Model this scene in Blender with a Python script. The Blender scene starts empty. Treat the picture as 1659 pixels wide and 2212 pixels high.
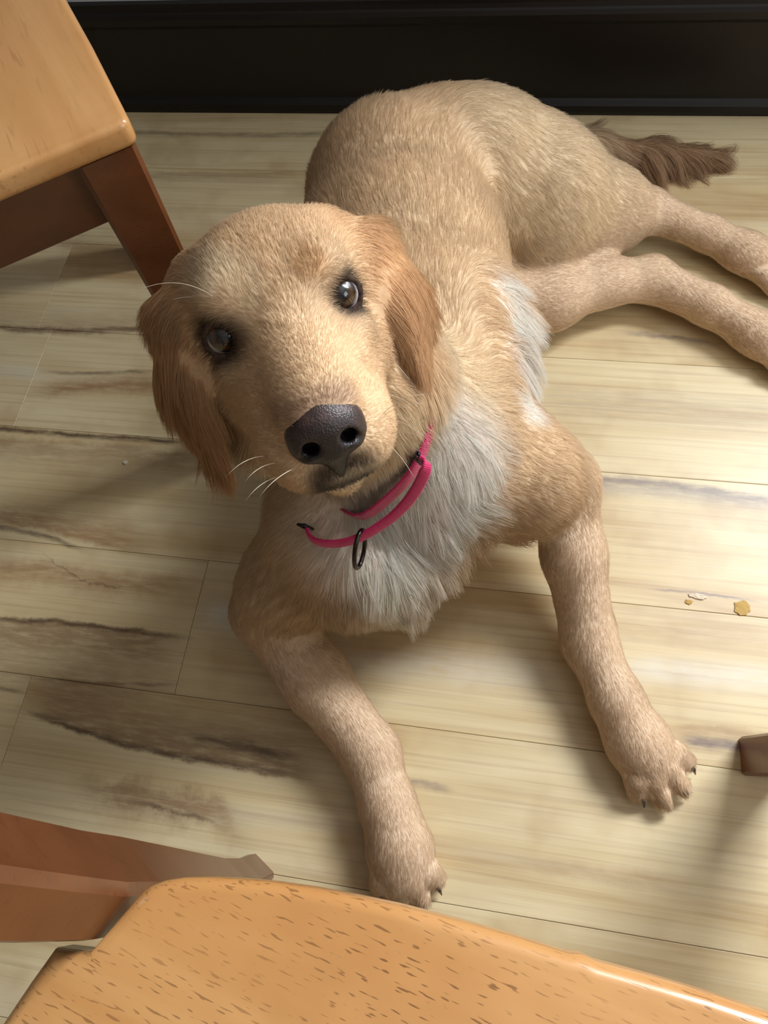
import bpy, bmesh, math, random
import numpy as np
from mathutils import Vector, Matrix

random.seed(7)
rng = np.random.default_rng(11)
sc = bpy.context.scene
COL = sc.collection

# ------------------------------------------------------------------ camera
# hand-held phone, 0.8 m above the floor, tilted 64 deg down and rolled
cam_d = bpy.data.cameras.new('camera')
cam = bpy.data.objects.new('camera', cam_d)
COL.objects.link(cam)
pit, rol, yaw = math.radians(64.333), math.radians(14.329), math.radians(-21.4)
fw = Vector((math.sin(yaw) * math.cos(pit), math.cos(yaw) * math.cos(pit), -math.sin(pit)))
rt0 = Vector((math.cos(yaw), -math.sin(yaw), 0.0))
dn0 = fw.cross(rt0)
rt = rt0 * math.cos(rol) + dn0 * math.sin(rol)
dn = dn0 * math.cos(rol) - rt0 * math.sin(rol)
cam.matrix_world = Matrix(((rt.x, -dn.x, -fw.x, 0.0), (rt.y, -dn.y, -fw.y, 0.0), (rt.z, -dn.z, -fw.z, 0.8), (0, 0, 0, 1)))
cam_d.sensor_fit = 'VERTICAL'
cam_d.sensor_height = 36.0
cam_d.lens = 36.0 * 1660.0 / 2212.0
cam_d.clip_start = 0.01
sc.camera = cam

# ------------------------------------------------------------------ world, light, exposure
world = bpy.data.worlds.new('world')
sc.world = world
world.use_nodes = True
bg = world.node_tree.nodes['Background']
bg.inputs['Color'].default_value = (0.78, 0.88, 1.0, 1)
bg.inputs['Strength'].default_value = 1.0

def area_light(name, loc, target, sx, sy, power, color):
    ld = bpy.data.lights.new(name, 'AREA')
    ld.shape = 'RECTANGLE'
    ld.size, ld.size_y = sx, sy
    ld.energy = power
    ld.color = color
    o = bpy.data.objects.new(name, ld)
    COL.objects.link(o)
    o.location = loc
    o.rotation_euler = (Vector(target) - Vector(loc)).to_track_quat('-Z', 'Y').to_euler()
    return o

# daylight through the back-wall window; the side lamp is fill added for the chest
area_light('window_daylight', (0.95, 1.06, 1.47), (0.95, 0.0, 1.47), 0.74, 0.82, 76.0, (0.91, 0.955, 1.0))
area_light('side_fill_light', (2.2, -0.6, 1.47), (0.0, -0.6, 1.47), 1.25, 1.15, 26.0, (0.91, 0.955, 1.0))

vs = sc.view_settings
vs.view_transform = 'Standard'
vs.look = 'None'
vs.gamma = 1.0
vs.use_curve_mapping = False
vs.exposure = 0.08
try:
    sc.cycles.use_denoising = True
    sc.cycles.max_bounces = 5
    sc.cycles.diffuse_bounces = 2
    sc.cycles.glossy_bounces = 2
    sc.cycles.transmission_bounces = 2
    sc.cycles.use_adaptive_sampling = True
    sc.cycles.adaptive_threshold = 0.045
    sc.cycles_curves.shape = 'RIBBONS'
except Exception:
    pass

# ------------------------------------------------------------------ helpers
def link(o, parent=None):
    COL.objects.link(o)
    if parent is not None:
        o.parent = parent
    return o

def tag(o, label=None, cat=None, group=None, kind=None):
    if label: o['label'] = label
    if cat: o['category'] = cat
    if group: o['group'] = group
    if kind: o['kind'] = kind
    return o

def empty(name, loc=(0, 0, 0)):
    o = bpy.data.objects.new(name, None)
    o.location = loc
    o.empty_display_size = 0.05
    return link(o)

def mesh_obj(name, verts, faces, mat, parent=None, smooth=False, world_parent=True):
    me = bpy.data.meshes.new(name)
    me.from_pydata([tuple(v) for v in verts], [], [tuple(f) for f in faces])
    me.validate()
    if mat: me.materials.append(mat)
    if smooth:
        me.polygons.foreach_set('use_smooth', [True] * len(me.polygons))
    me.update()
    o = bpy.data.objects.new(name, me)
    link(o, parent)
    if parent is not None and world_parent:          # coordinates are given in world space
        o.matrix_parent_inverse = Matrix.Translation(-Vector(parent.location))
    return o

def bm_obj(name, bm, mat, parent=None, smooth=False):
    bmesh.ops.recalc_face_normals(bm, faces=bm.faces)
    me = bpy.data.meshes.new(name)
    bm.to_mesh(me)
    bm.free()
    if mat: me.materials.append(mat)
    if smooth:
        me.polygons.foreach_set('use_smooth', [True] * len(me.polygons))
    o = bpy.data.objects.new(name, me)
    link(o, parent)
    if parent is not None:
        o.matrix_parent_inverse = Matrix.Translation(-Vector(parent.location))
    return o

def box_bm(x0, x1, y0, y1, z0, z1, bevel=0.0, seg=2):
    bm = bmesh.new()
    vs_ = [bm.verts.new((x, y, z)) for x in (x0, x1) for y in (y0, y1) for z in (z0, z1)]
    for f in ((0, 1, 3, 2), (4, 6, 7, 5), (0, 4, 5, 1), (2, 3, 7, 6), (0, 2, 6, 4), (1, 5, 7, 3)):
        bm.faces.new([vs_[i] for i in f])
    if bevel > 0:
        bmesh.ops.bevel(bm, geom=bm.edges[:], offset=bevel, segments=seg, profile=0.5, affect='EDGES')
    return bm

def loft(sections, cap=True):
    """sections: list of rings (each a list of 3-vectors) -> verts, quads"""
    n = len(sections[0])
    verts = [tuple(p) for s in sections for p in s]
    faces = []
    for i in range(len(sections) - 1):
        for j in range(n):
            faces.append((i * n + j, i * n + (j + 1) % n, (i + 1) * n + (j + 1) % n, (i + 1) * n + j))
    if cap:
        faces.append(tuple(range(n))[::-1])
        faces.append(tuple((len(sections) - 1) * n + j for j in range(n)))
    return verts, faces

def tube(path, rad, n=10, closed=False):
    """round tube along a polyline; rad a number or list"""
    P_ = [Vector(p) for p in path]
    m = len(P_)
    rads = [rad] * m if not hasattr(rad, '__len__') else rad
    rings = []
    up = None
    for i in range(m):
        a = P_[(i - 1) % m] if (closed or i > 0) else P_[i]
        b = P_[(i + 1) % m] if (closed or i < m - 1) else P_[i]
        t = (b - a).normalized()
        if up is None:
            up = t.orthogonal().normalized()
        up = (up - t * up.dot(t)).normalized()
        s = t.cross(up)
        rings.append([P_[i] + (up * math.cos(2 * math.pi * k / n) + s * math.sin(2 * math.pi * k / n)) * rads[i] for k in range(n)])
    v, f = loft(rings, cap=not closed)
    if closed:
        for j in range(n):
            f.append(((m - 1) * n + j, (m - 1) * n + (j + 1) % n, (j + 1) % n, j))
    return v, f

# ------------------------------------------------------------------ material helpers
class NT:
    def __init__(self, name):
        self.mat = bpy.data.materials.new(name)
        self.mat.use_nodes = True
        self.nt = self.mat.node_tree
        self.b = self.nt.nodes['Principled BSDF']
    def n(self, t, **kw):
        nd = self.nt.nodes.new(t)
        for k, v in kw.items():
            setattr(nd, k, v)
        return nd
    def l(self, a, b):
        self.nt.links.new(a, b)
    def val(self, sock, v):
        if hasattr(v, 'is_linked'):
            self.l(v, sock)
        else:
            sock.default_value = v
    def math(self, op, a, b=0.0, c=0.0, clamp=False):
        nd = self.n('ShaderNodeMath', operation=op)
        nd.use_clamp = clamp
        self.val(nd.inputs[0], a); self.val(nd.inputs[1], b); self.val(nd.inputs[2], c)
        return nd.outputs[0]
    def smooth(self, x, e0, e1, o0=0.0, o1=1.0):
        nd = self.n('ShaderNodeMapRange', interpolation_type='SMOOTHSTEP')
        self.val(nd.inputs['Value'], x)
        nd.inputs['From Min'].default_value = e0; nd.inputs['From Max'].default_value = e1
        nd.inputs['To Min'].default_value = o0; nd.inputs['To Max'].default_value = o1
        return nd.outputs[0]
    def mix(self, fac, a, b, blend='MIX'):
        nd = self.n('ShaderNodeMix', data_type='RGBA', blend_type=blend)
        self.val(nd.inputs[0], fac); self.val(nd.inputs[6], a); self.val(nd.inputs[7], b)
        return nd.outputs[2]
    def noise(self, vec, scale, detail=2.0, rough=0.5, dist=0.0):
        nd = self.n('ShaderNodeTexNoise')
        nd.inputs['Scale'].default_value = scale
        nd.inputs['Detail'].default_value = detail
        nd.inputs['Roughness'].default_value = rough
        nd.inputs['Distortion'].default_value = dist
        self.l(vec, nd.inputs['Vector'])
        return nd.outputs['Fac']
    def vscale(self, vec, s):
        nd = self.n('ShaderNodeVectorMath', operation='MULTIPLY')
        self.l(vec, nd.inputs[0]); nd.inputs[1].default_value = s
        return nd.outputs[0]
    def vadd(self, a, b):
        nd = self.n('ShaderNodeVectorMath', operation='ADD')
        self.l(a, nd.inputs[0])
        if hasattr(b, 'is_linked'): self.l(b, nd.inputs[1])
        else: nd.inputs[1].default_value = b
        return nd.outputs[0]
    def ramp(self, fac, stops):
        nd = self.n('ShaderNodeValToRGB')
        el = nd.color_ramp.elements
        while len(el) < len(stops): el.new(0.5)
        for e, (p, c) in zip(el, stops):
            e.position = p; e.color = (*c, 1)
        self.l(fac, nd.inputs[0])
        return nd.outputs[0]

def plain(name, col, rough=0.5, spec=0.5, metal=0.0):
    m = NT(name)
    m.b.inputs['Base Color'].default_value = (*col, 1)
    m.b.inputs['Roughness'].default_value = rough
    m.b.inputs['Specular IOR Level'].default_value = spec
    m.b.inputs['Metallic'].default_value = metal
    return m.mat

def srgb(r, g, b):
    f = lambda c: (c / 255 / 12.92) if c / 255 < 0.04045 else ((c / 255 + 0.055) / 1.055) ** 2.4
    return (f(r), f(g), f(b))

# ------------------------------------------------------------------ floor material: spalted maple laminate
def floor_material(y0, y1):
    m = NT('spalted_maple_laminate')
    geo = m.n('ShaderNodeNewGeometry')
    info = m.n('ShaderNodeObjectInfo')
    pos = geo.outputs['Position']
    off = m.n('ShaderNodeCombineXYZ')
    m.l(m.math('MULTIPLY', info.outputs['Random'], 37.0), off.inputs[0])
    m.l(m.math('MULTIPLY', info.outputs['Random'], 91.0), off.inputs[1])
    vec = m.vadd(pos, off.outputs[0])
    sep = m.n('ShaderNodeSeparateXYZ'); m.l(pos, sep.inputs[0])
    X, Y = sep.outputs[0], sep.outputs[1]
    # broad figure, stretched along the plank
    broad = m.noise(m.vscale(vec, (1.1, 9.0, 1.0)), 1.0, 4.0, 0.6, 0.6)
    col = m.ramp(broad, [(0.28, srgb(207, 182, 136)), (0.44, srgb(226, 207, 165)), (0.56, srgb(214, 190, 144)), (0.68, srgb(182, 148, 103))])
    # pale / blue-grey sap streaks
    streak = m.noise(m.vscale(vec, (0.55, 13.0, 1.0)), 1.0, 3.0, 0.6, 0.3)
    col = m.mix(m.smooth(streak, 0.60, 0.72, 0.0, 0.40), col, (*srgb(190, 174, 154), 1))
    pale = m.noise(m.vscale(m.vadd(vec, (5.0, 3.0, 0.0)), (0.5, 11.0, 1.0)), 1.0, 2.0, 0.5)
    col = m.mix(m.smooth(pale, 0.62, 0.74, 0.0, 0.45), col, (*srgb(226, 214, 188), 1))
    # fine grain
    g1 = m.noise(m.vscale(vec, (3.0, 190.0, 1.0)), 1.0, 3.0, 0.6)
    col = m.mix(m.smooth(g1, 0.45, 0.75, 0.0, 0.34), col, (*srgb(160, 124, 92), 1))
    g2 = m.noise(m.vscale(vec, (6.0, 480.0, 1.0)), 1.0, 1.0, 0.5)
    col = m.mix(m.smooth(g2, 0.5, 0.75, 0.0, 0.18), col, (*srgb(240, 226, 196), 1))
    blot = m.noise(vec, 9.0, 3.0, 0.6)
    col = m.mix(m.smooth(blot, 0.48, 0.75, 0.0, 0.40), col, (*srgb(172, 134, 90), 1))
    # wandering ordinate shared by the hand-placed figure lines
    wob = m.noise(m.vscale(pos, (9.0, 6.0, 1.0)), 1.0, 8.0, 0.72)
    wob = m.math('SUBTRACT', wob, 0.5)
    wob2 = m.noise(m.vscale(pos, (30.0, 160.0, 1.0)), 1.0, 4.0, 0.65)
    dens = m.smooth(wob2, 0.28, 0.60, 0.45, 1.0)
    DARK = srgb(72, 52, 40); BLUE = srgb(128, 112, 108); TAN = srgb(160, 122, 84); BROWN = srgb(144, 113, 80); PALE = srgb(224, 222, 212)
    cols = dict(D=DARK, B=BLUE, T=TAN, N=BROWN, P=PALE)
    def feature(pts, amp, wu, wd, c, s):
        """a figure line through pts; wu / wd: soft width towards +Y / -Y"""
        nonlocal col
        (xa, ya), (xb, yb) = pts[0], pts[-1]
        sl = (yb - ya) / (xb - xa)
        cy_ = m.math('MULTIPLY_ADD', X, sl, ya - sl * xa)
        if len(pts) == 3:                      # parabola through the middle point
            xm, ym = pts[1]
            kq = (ym - (ya + sl * (xm - xa))) / ((xm - xa) * (xm - xb))
            q = m.math('MULTIPLY', m.math('MULTIPLY', m.math('SUBTRACT', X, xa), m.math('SUBTRACT', X, xb)), kq)
            cy_ = m.math('ADD', cy_, q)
        cy_ = m.math('MULTIPLY_ADD', wob, amp * 1.7 + .004, cy_)
        d = m.math('SUBTRACT', Y, cy_)
        up = m.smooth(d, 0.0, wu, 1.0, 0.0)
        dn_ = m.smooth(d, -wd, 0.0, 0.0, 1.0)
        f = m.math('MULTIPLY', up, dn_)
        e = min(0.05, 0.25 * abs(xb - xa))
        f = m.math('MULTIPLY', f, m.math('MULTIPLY', m.smooth(X, xa - e * .3, xa + e), m.smooth(X, xb - e, xb + e * .3, 1.0, 0.0)))
        f = m.math('MULTIPLY', f, s)
        f = m.math('MULTIPLY', f, dens)
        col = m.mix(f, col, (*cols[c], 1))
    for ft in FEATURES:
        ys = [p[1] for p in ft[0]]
        if max(ys) + ft[1] + ft[2] + .01 > y0 and min(ys) - ft[1] - ft[3] - .01 < y1:
            feature(*ft)
    m.l(col, m.b.inputs['Base Color'])
    m.b.inputs['Roughness'].default_value = 0.38
    m.b.inputs['Specular IOR Level'].default_value = 0.45
    bump = m.n('ShaderNodeBump'); bump.inputs['Strength'].default_value = 0.06; bump.inputs['Distance'].default_value = 0.001
    m.l(g1, bump.inputs['Height']); m.l(bump.outputs[0], m.b.inputs['Normal'])
    return m.mat

def F2(*p): return [(q[0], q[1]) for q in p]
FEATURES = [
    # (points along the plank, wander, soft width up, soft width down, tone, strength)
    (F2((-0.7626, 0.5894, 0.0000), (-0.5869, 0.5907, 0.0000), (-0.4504, 0.6086, 0.0000)), .012, .006, .010, 'D', .85),
    (F2((-0.7626, 0.5894, 0.0000), (-0.5869, 0.5907, 0.0000), (-0.4504, 0.6086, 0.0000)), .012, .050, .012, 'N', .45),
    (F2((-0.6312, 0.5203, 0.0000), (-0.5512, 0.5223, 0.0000), (-0.4555, 0.5306, 0.0000)), .010, .004, .006, 'D', .6),
    (F2((-0.6393, 0.4864, 0.0000), (-0.5508, 0.5004, 0.0000), (-0.4348, 0.5019, 0.0000)), .02, .024, .020, 'T', .9),
    (F2((-0.6982, 0.4294, 0.0000), (-0.5591, 0.4270, 0.0000), (-0.3848, 0.4303, 0.0000)), .008, .006, .007, 'D', .9),
    (F2((-0.6908, 0.4111, 0.0000), (-0.5222, 0.4118, 0.0000), (-0.3563, 0.4130, 0.0000)), .03, .012, .05, 'N', .6),
    (F2((-0.6424, 0.2907, 0.0000), (-0.5730, 0.2885, 0.0000), (-0.4834, 0.2736, 0.0000)), .008, .005, .006, 'D', .8),
    (F2((-0.6448, 0.2967, 0.0000), (-0.5574, 0.2962, 0.0000), (-0.4031, 0.2790, 0.0000)), .02, .05, .01, 'T', .8),
    (F2((-0.6213, 0.2383, 0.0000), (-0.4968, 0.2429, 0.0000), (-0.3307, 0.2412, 0.0000)), .03, .02, .03, 'T', .75),
    (F2((-0.5401, 0.2647, 0.0000), (-0.4911, 0.2435, 0.0000), (-0.4093, 0.2410, 0.0000)), .02, .002, .003, 'D', .5),
    (F2((-0.5959, 0.1752, 0.0000), (-0.4599, 0.1843, 0.0000), (-0.3347, 0.1829, 0.0000)), .014, .006, .085, 'N', .8),
    (F2((-0.5969, 0.1779, 0.0000), (-0.4602, 0.1854, 0.0000), (-0.3324, 0.1843, 0.0000)), .012, .005, .006, 'D', .75),
    (F2((-0.5055, 0.1206, 0.0000), (-0.4126, 0.1239, 0.0000), (-0.3298, 0.1342, 0.0000)), .008, .003, .004, 'D', .6),
    (F2((-0.5690, 0.1086, 0.0000), (-0.4541, 0.1167, 0.0000), (-0.3525, 0.1204, 0.0000)), .02, .03, .03, 'N', .45),
    (F2((-0.5670, 0.1037, 0.0000), (-0.5330, 0.1038, 0.0000), (-0.5001, 0.1028, 0.0000)), .004, .004, .004, 'D', .7),
    (F2((-0.5005, 0.0842, 0.0000), (-0.3736, 0.0666, 0.0000), (-0.1566, 0.0570, 0.0000)), .012, .085, .006, 'N', .85),
    (F2((-0.5010, 0.0856, 0.0000), (-0.3735, 0.0662, 0.0000), (-0.1859, 0.0596, 0.0000)), .010, .006, .005, 'D', .7),
    (F2((-0.3109, 0.0830, 0.0000), (-0.2595, 0.0804, 0.0000), (-0.1890, 0.0750, 0.0000)), .01, .010, .012, 'D', .65),
    (F2((-0.4208, 0.0183, 0.0000), (-0.3333, 0.0169, 0.0000), (-0.2208, -0.0019, 0.0000)), .05, .022, .028, 'N', .8),
    (F2((-0.3523, 0.0129, 0.0000), (-0.3063, 0.0096, 0.0000), (-0.2547, -0.0004, 0.0000)), .02, .003, .004, 'D', .6),
    (F2((0.0403, 0.4204, 0.0000), (0.1832, 0.4229, 0.0000), (0.3089, 0.4107, 0.0000)), .012, .008, .012, 'B', .85),
    (F2((0.0408, 0.4114, 0.0000), (0.1832, 0.4130, 0.0000), (0.3087, 0.4079, 0.0000)), .012, .012, .02, 'B', .5),
    (F2((0.1564, 0.2966, 0.0000), (0.2010, 0.2974, 0.0000), (0.2652, 0.2933, 0.0000)), .006, .002, .003, 'B', .95),
    (F2((0.1184, 0.6329, 0.0000), (0.1683, 0.6268, 0.0000), (0.2385, 0.6196, 0.0000)), .02, .006, .008, 'B', .7),
    (F2((0.0170, 0.5326, 0.0000), (0.1525, 0.5234, 0.0000), (0.3164, 0.5237, 0.0000)), .02, .04, .045, 'B', .28),
    (F2((0.1182, 0.2081, 0.0000), (0.1996, 0.2109, 0.0000), (0.2959, 0.2134, 0.0000)), .004, .022, .022, 'P', .5),
    (F2((0.0843, 0.2434, 0.0000), (0.1774, 0.2503, 0.0000), (0.2984, 0.2514, 0.0000)), .01, .03, .022, 'T', .30),
    (F2((0.1683, 0.1540, 0.0000), (0.2160, 0.1580, 0.0000), (0.2920, 0.1548, 0.0000)), .012, .006, .03, 'T', .55),
    (F2((0.1834, 0.1435, 0.0000), (0.2157, 0.1447, 0.0000), (0.2578, 0.1403, 0.0000)), .008, .008, .008, 'B', .95),
    (F2((-0.3299, 0.2166, 0.0000), (-0.2915, 0.2156, 0.0000), (-0.2170, 0.2162, 0.0000)), .004, .025, .03, 'P', .65),
    (F2((-0.7319, 0.5131, 0.0000), (-0.6773, 0.5155, -0.0000), (-0.6258, 0.5147, -0.0000)), .004, .02, .018, 'P', .35),
    (F2((-0.1785, 0.1769, 0.0000), (-0.0555, 0.1869, 0.0000), (0.0773, 0.1910, 0.0000)), .02, .03, .03, 'P', .35),
    (F2((-0.0921, 0.0658, 0.0000), (-0.0644, 0.0675, 0.0000), (-0.0279, 0.0682, 0.0000)), .012, .006, .008, 'B', .6),
    (F2((0.0390, 0.0133, 0.0000), (0.1066, 0.0134, 0.0000), (0.1884, 0.0121, 0.0000)), .02, .012, .014, 'T', .35),
    (F2((-0.6722, 0.9740, 0.0000), (-0.4709, 0.9717, 0.0000), (-0.2819, 0.9795, 0.0000)), .01, .008, .01, 'D', .5),
    (F2((-0.6455, 0.8884, 0.0000), (-0.4875, 0.8876, 0.0000), (-0.3376, 0.8942, 0.0000)), .01, .006, .03, 'N', .5),
    (F2((-0.7040, 0.7456, 0.0000), (-0.6269, 0.7357, 0.0000), (-0.5545, 0.7345, 0.0000)), .01, .02, .02, 'N', .6),
]

def wood_material(name, base, dark, light, ang, along=26.0, across=300.0, rough=0.28, pores=0.75, coat=0.3, psize=(0.60, 0.70)):
    """varnished wood with open pores; ang: grain direction in the horizontal plane"""
    m = NT(name)
    tc = m.n('ShaderNodeTexCoord')
    mp = m.n('ShaderNodeMapping'); mp.inputs['Rotation'].default_value = (0, 0, -ang)
    m.l(tc.outputs['Object'], mp.inputs['Vector'])
    v = mp.outputs[0]
    f = m.noise(m.vscale(v, (3.0, 26.0, 26.0)), 1.0, 4.0, 0.55, 0.6)
    col = m.mix(m.smooth(f, 0.3, 0.7), (*base, 1), (*light, 1))
    b = m.noise(v, 11.0, 3.0, 0.6)
    col = m.mix(m.smooth(b, 0.45, 0.75, 0.0, 0.35), col, (*dark, 1))
    p = m.noise(m.vscale(v, (along, across, across)), 1.0, 1.0, 0.4)
    zone = m.noise(m.vscale(v, (6.0, 14.0, 14.0)), 1.0, 2.0, 0.5)
    pm = m.math('MULTIPLY', m.smooth(p, *psize), m.smooth(zone, 0.38, 0.62, 0.25, 1.0))
    col = m.mix(m.math('MULTIPLY', pm, pores), col, (*[c * 0.45 for c in dark], 1))
    m.l(col, m.b.inputs['Base Color'])
    m.b.inputs['Roughness'].default_value = rough
    m.b.inputs['Coat Weight'].default_value = coat
    m.b.inputs['Coat Roughness'].default_value = 0.18
    bump = m.n('ShaderNodeBump'); bump.inputs['Strength'].default_value = 0.12; bump.inputs['Distance'].default_value = 0.0006
    bump.invert = True
    m.l(pm, bump.inputs['Height']); m.l(bump.outputs[0], m.b.inputs['Normal'])
    return m.mat

HONEY = (srgb(192, 137, 80), srgb(160, 104, 54), srgb(205, 154, 98))
SEAT_A = wood_material('honey_wood_seat_far', *HONEY, math.atan2(.823, -.568), pores=0.25)
SEAT_B = wood_material('honey_wood_seat_near', *HONEY, math.radians(-14), along=125.0, across=820.0, pores=0.8, psize=(0.62, 0.69))
LEGW = wood_material('brown_stained_wood', srgb(94, 52, 26), srgb(74, 38, 18), srgb(110, 63, 34), 0.0, pores=0.2, rough=0.34)
WALL = plain('grey_wall_paint', srgb(214, 213, 212), 0.8, 0.2)
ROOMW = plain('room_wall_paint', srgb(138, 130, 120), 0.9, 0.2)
CEIL = plain('white_ceiling_paint', srgb(170, 168, 164), 0.9, 0.2)
BASEB = plain('espresso_painted_wood', srgb(20, 15, 14), 0.42, 0.4)
WFRAME = plain('white_window_paint', srgb(226, 226, 224), 0.5, 0.4)

# ------------------------------------------------------------------ room shell
YB = 1.019                       # face of the floor edge at the baseboard foot
floor_root = empty('floor'); tag(floor_root, 'floor of pale spalted maple laminate planks', kind='structure')
def struct(name, bm, mat, parent=None):
    o = bm_obj(name, bm, mat, parent)
    if parent is None: o['kind'] = 'structure'
    return o
slab = struct('subfloor', box_bm(-2.2, 2.2, -2.4, YB + .06, -0.06, -0.012), plain('screed', srgb(110, 100, 90), 0.9), floor_root)

PW, S0 = 0.15488, 0.58725        # plank width, one seam's Y
GAP = 0.0002
rows = []
k = -3
while True:
    y1 = S0 - PW * k
    y0 = y1 - PW
    if y1 < -2.38: break
    rows.append((k, y0, min(y1, YB + 0.03)))
    k += 1
joints = {0: -0.639, 1: -0.80, 2: -0.334, 3: -0.502, 4: 0.42, -1: 0.55, -2: -0.80, -3: 0.42, 5: -0.1}
PL = 1.21
for k, y0, y1 in rows:
    FLOOR_MAT = floor_material(y0, y1)
    j = joints.get(k, random.uniform(-1, 1))
    x = j - PL * 3
    while x < 2.2:
        a, b = max(x, -2.2), min(x + PL, 2.2)
        if b - a > 0.05:
            bm = box_bm(a + GAP, b - GAP, y0 + GAP, y1 - GAP, -0.012, 0.0)
            top = [e for e in bm.edges if all(v.co.z > -0.001 for v in e.verts)]
            bmesh.ops.bevel(bm, geom=top, offset=0.0004, segments=1, affect='EDGES')
            bm_obj('plank', bm, FLOOR_MAT, floor_root)
        x += PL

YW = YB + 0.022                  # wall face behind the baseboard
WX0, WX1, WZ0, WZ1 = 0.28, 1.62, 0.84, 2.1
bm = bmesh.new()
def add_box(bm, x0, x1, y0, y1, z0, z1):
    vs_ = [bm.verts.new((x, y, z)) for x in (x0, x1) for y in (y0, y1) for z in (z0, z1)]
    for f in ((0, 1, 3, 2), (4, 6, 7, 5), (0, 4, 5, 1), (2, 3, 7, 6), (0, 2, 6, 4), (1, 5, 7, 3)):
        bm.faces.new([vs_[i] for i in f])
add_box(bm, -2.2, WX0, YW, YW + .12, 0, 2.5)
add_box(bm, WX1, 2.2, YW, YW + .12, 0, 2.5)
add_box(bm, WX0, WX1, YW, YW + .12, 0, WZ0)
add_box(bm, WX0, WX1, YW, YW + .12, WZ1, 2.5)
struct('wall_back', bm, WALL)
struct('wall_left', box_bm(-2.3, -2.2, -2.5, YW + .12, 0, 2.5), ROOMW)
bm = bmesh.new()
add_box(bm, 2.2, 2.3, -2.5, -1.3, 0, 2.5); add_box(bm, 2.2, 2.3, 0.1, YW + .12, 0, 2.5)
add_box(bm, 2.2, 2.3, -1.3, 0.1, 0, 0.85); add_box(bm, 2.2, 2.3, -1.3, 0.1, 2.1, 2.5)
struct('wall_right', bm, ROOMW)
struct('wall_front', box_bm(-2.2, 2.2, -2.5, -2.4, 0, 2.5), ROOMW)
struct('ceiling', box_bm(-2.3, 2.3, -2.5, YW + .12, 2.5, 2.6), CEIL)
def window(name, x0, x1, z0, z1, y0, y1):
    w = empty(name, ((x0 + x1) / 2, (y0 + y1) / 2, z0)); tag(w, kind='structure')
    t = 0.05
    for a in ((x0, x0 + t, z0, z1), (x1 - t, x1, z0, z1), (x0 + t, x1 - t, z0, z0 + t), (x0 + t, x1 - t, z1 - t, z1)):
        bm_obj('frame', box_bm(a[0], a[1], y0, y1, a[2], a[3], 0.004), WFRAME, w)
    xm = (x0 + x1) / 2
    bm_obj('mullion', box_bm(xm - .02, xm + .02, y0 + .01, y1 - .01, z0 + t, z1 - t, 0.003), WFRAME, w)
window('window_1', WX0, WX1, WZ0, WZ1, YW + .04, YW + .10)
w2 = empty('fill_window', (2.26, -0.6, 0.85)); tag(w2, kind='structure')  # unseen window added in the right wall to carry the side fill
for a in ((-1.3, -1.25, .85, 2.1), (.05, .1, .85, 2.1), (-1.25, .05, .85, .9), (-1.25, .05, 2.05, 2.1)):
    bm_obj('frame', box_bm(2.23, 2.29, a[0], a[1], a[2], a[3], 0.004), WFRAME, w2)
bm_obj('mullion', box_bm(2.24, 2.28, -.62, -.58, .9, 2.05, 0.003), WFRAME, w2)

# baseboard: tall dark board, bead near the top and a rounded shoe at the floor
prof = [(YB + .022, 0.0), (YB, 0.0), (YB - .001, .006), (YB + .001, .014), (YB + .006, .019), (YB + .009, .021), (YB + .0095, .026),
        (YB + .0095, .128), (YB + .0075, .131), (YB + .0045, .135), (YB + .0045, .144), (YB + .0075, .149), (YB + .010, .151), (YB + .012, .156), (YB + .013, .161), (YB + .022, .161)]
v, f = loft([[(-2.2, a, b) for a, b in prof], [(2.2, a, b) for a, b in prof]])
bb = mesh_obj('baseboard_back', v, f, BASEB); bb['kind'] = 'structure'

# ------------------------------------------------------------------ chairs
def rounded_poly(pts, r, seg=5):
    """round the corners of a 2D polygon; r a number or list (0 keeps the corner)"""
    out = []
    n = len(pts)
    for i in range(n):
        ri = r[i] if hasattr(r, '__len__') else r
        p0, p1, p2 = Vector(pts[i - 1]), Vector(pts[i]), Vector(pts[(i + 1) % n])
        if ri <= 0:
            out.append(tuple(p1)); continue
        a, b = (p0 - p1).normalized(), (p2 - p1).normalized()
        q0, q2 = p1 + a * ri, p1 + b * ri
        for s in range(seg + 1):
            t = s / seg
            out.append(tuple(q0 * (1 - t) ** 2 + p1 * 2 * t * (1 - t) + q2 * t * t))
    return out

def seat_mesh(poly, z0, z1, edge=0.006, seg=4):
    """slab with rolled edges; poly is a list of (x, y) counter-clockwise"""
    P_ = [Vector(p) for p in poly]
    n = len(P_)
    nrm = []
    for i in range(n):
        a = (P_[i] - P_[i - 1]).normalized(); b = (P_[(i + 1) % n] - P_[i]).normalized()
        t = (a + b).normalized()
        nrm.append(Vector((t.y, -t.x)))                 # outward for ccw
    rings = []
    prof_ = []
    for s in range(seg + 1):
        th = math.pi / 2 * s / seg
        prof_.append((edge * (1 - math.sin(th)), z0 + edge * (1 - math.cos(th))))
    prof2 = [(d, z1 - (z - z0)) for d, z in prof_][::-1]
    for d, z in prof_ + prof2:
        rings.append([(P_[i].x - nrm[i].x * d, P_[i].y - nrm[i].y * d, z) for i in range(n)])
    return loft(rings)

def tapered_leg(c0, c1, s0, s1, ex, ey):
    """square leg: centre c1 at the top with side s1, centre c0 at the foot with side s0"""
    rings = []
    for t in (0.0, 0.004, 0.5, 1.0):
        c = Vector(c0).lerp(Vector(c1), t); s = (s0 + (s1 - s0) * t) / 2
        s -= 0.002 if t == 0 else 0
        q = s * 0.85
        ring = []
        for a, b in ((-s, -q), (-q, -s), (q, -s), (s, -q), (s, q), (q, s), (-q, s), (-s, q)):
            ring.append((c.x + ex[0] * a + ey[0] * b, c.y + ex[1] * a + ey[1] * b, c.z))
        rings.append(ring)
    return loft(rings)

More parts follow.
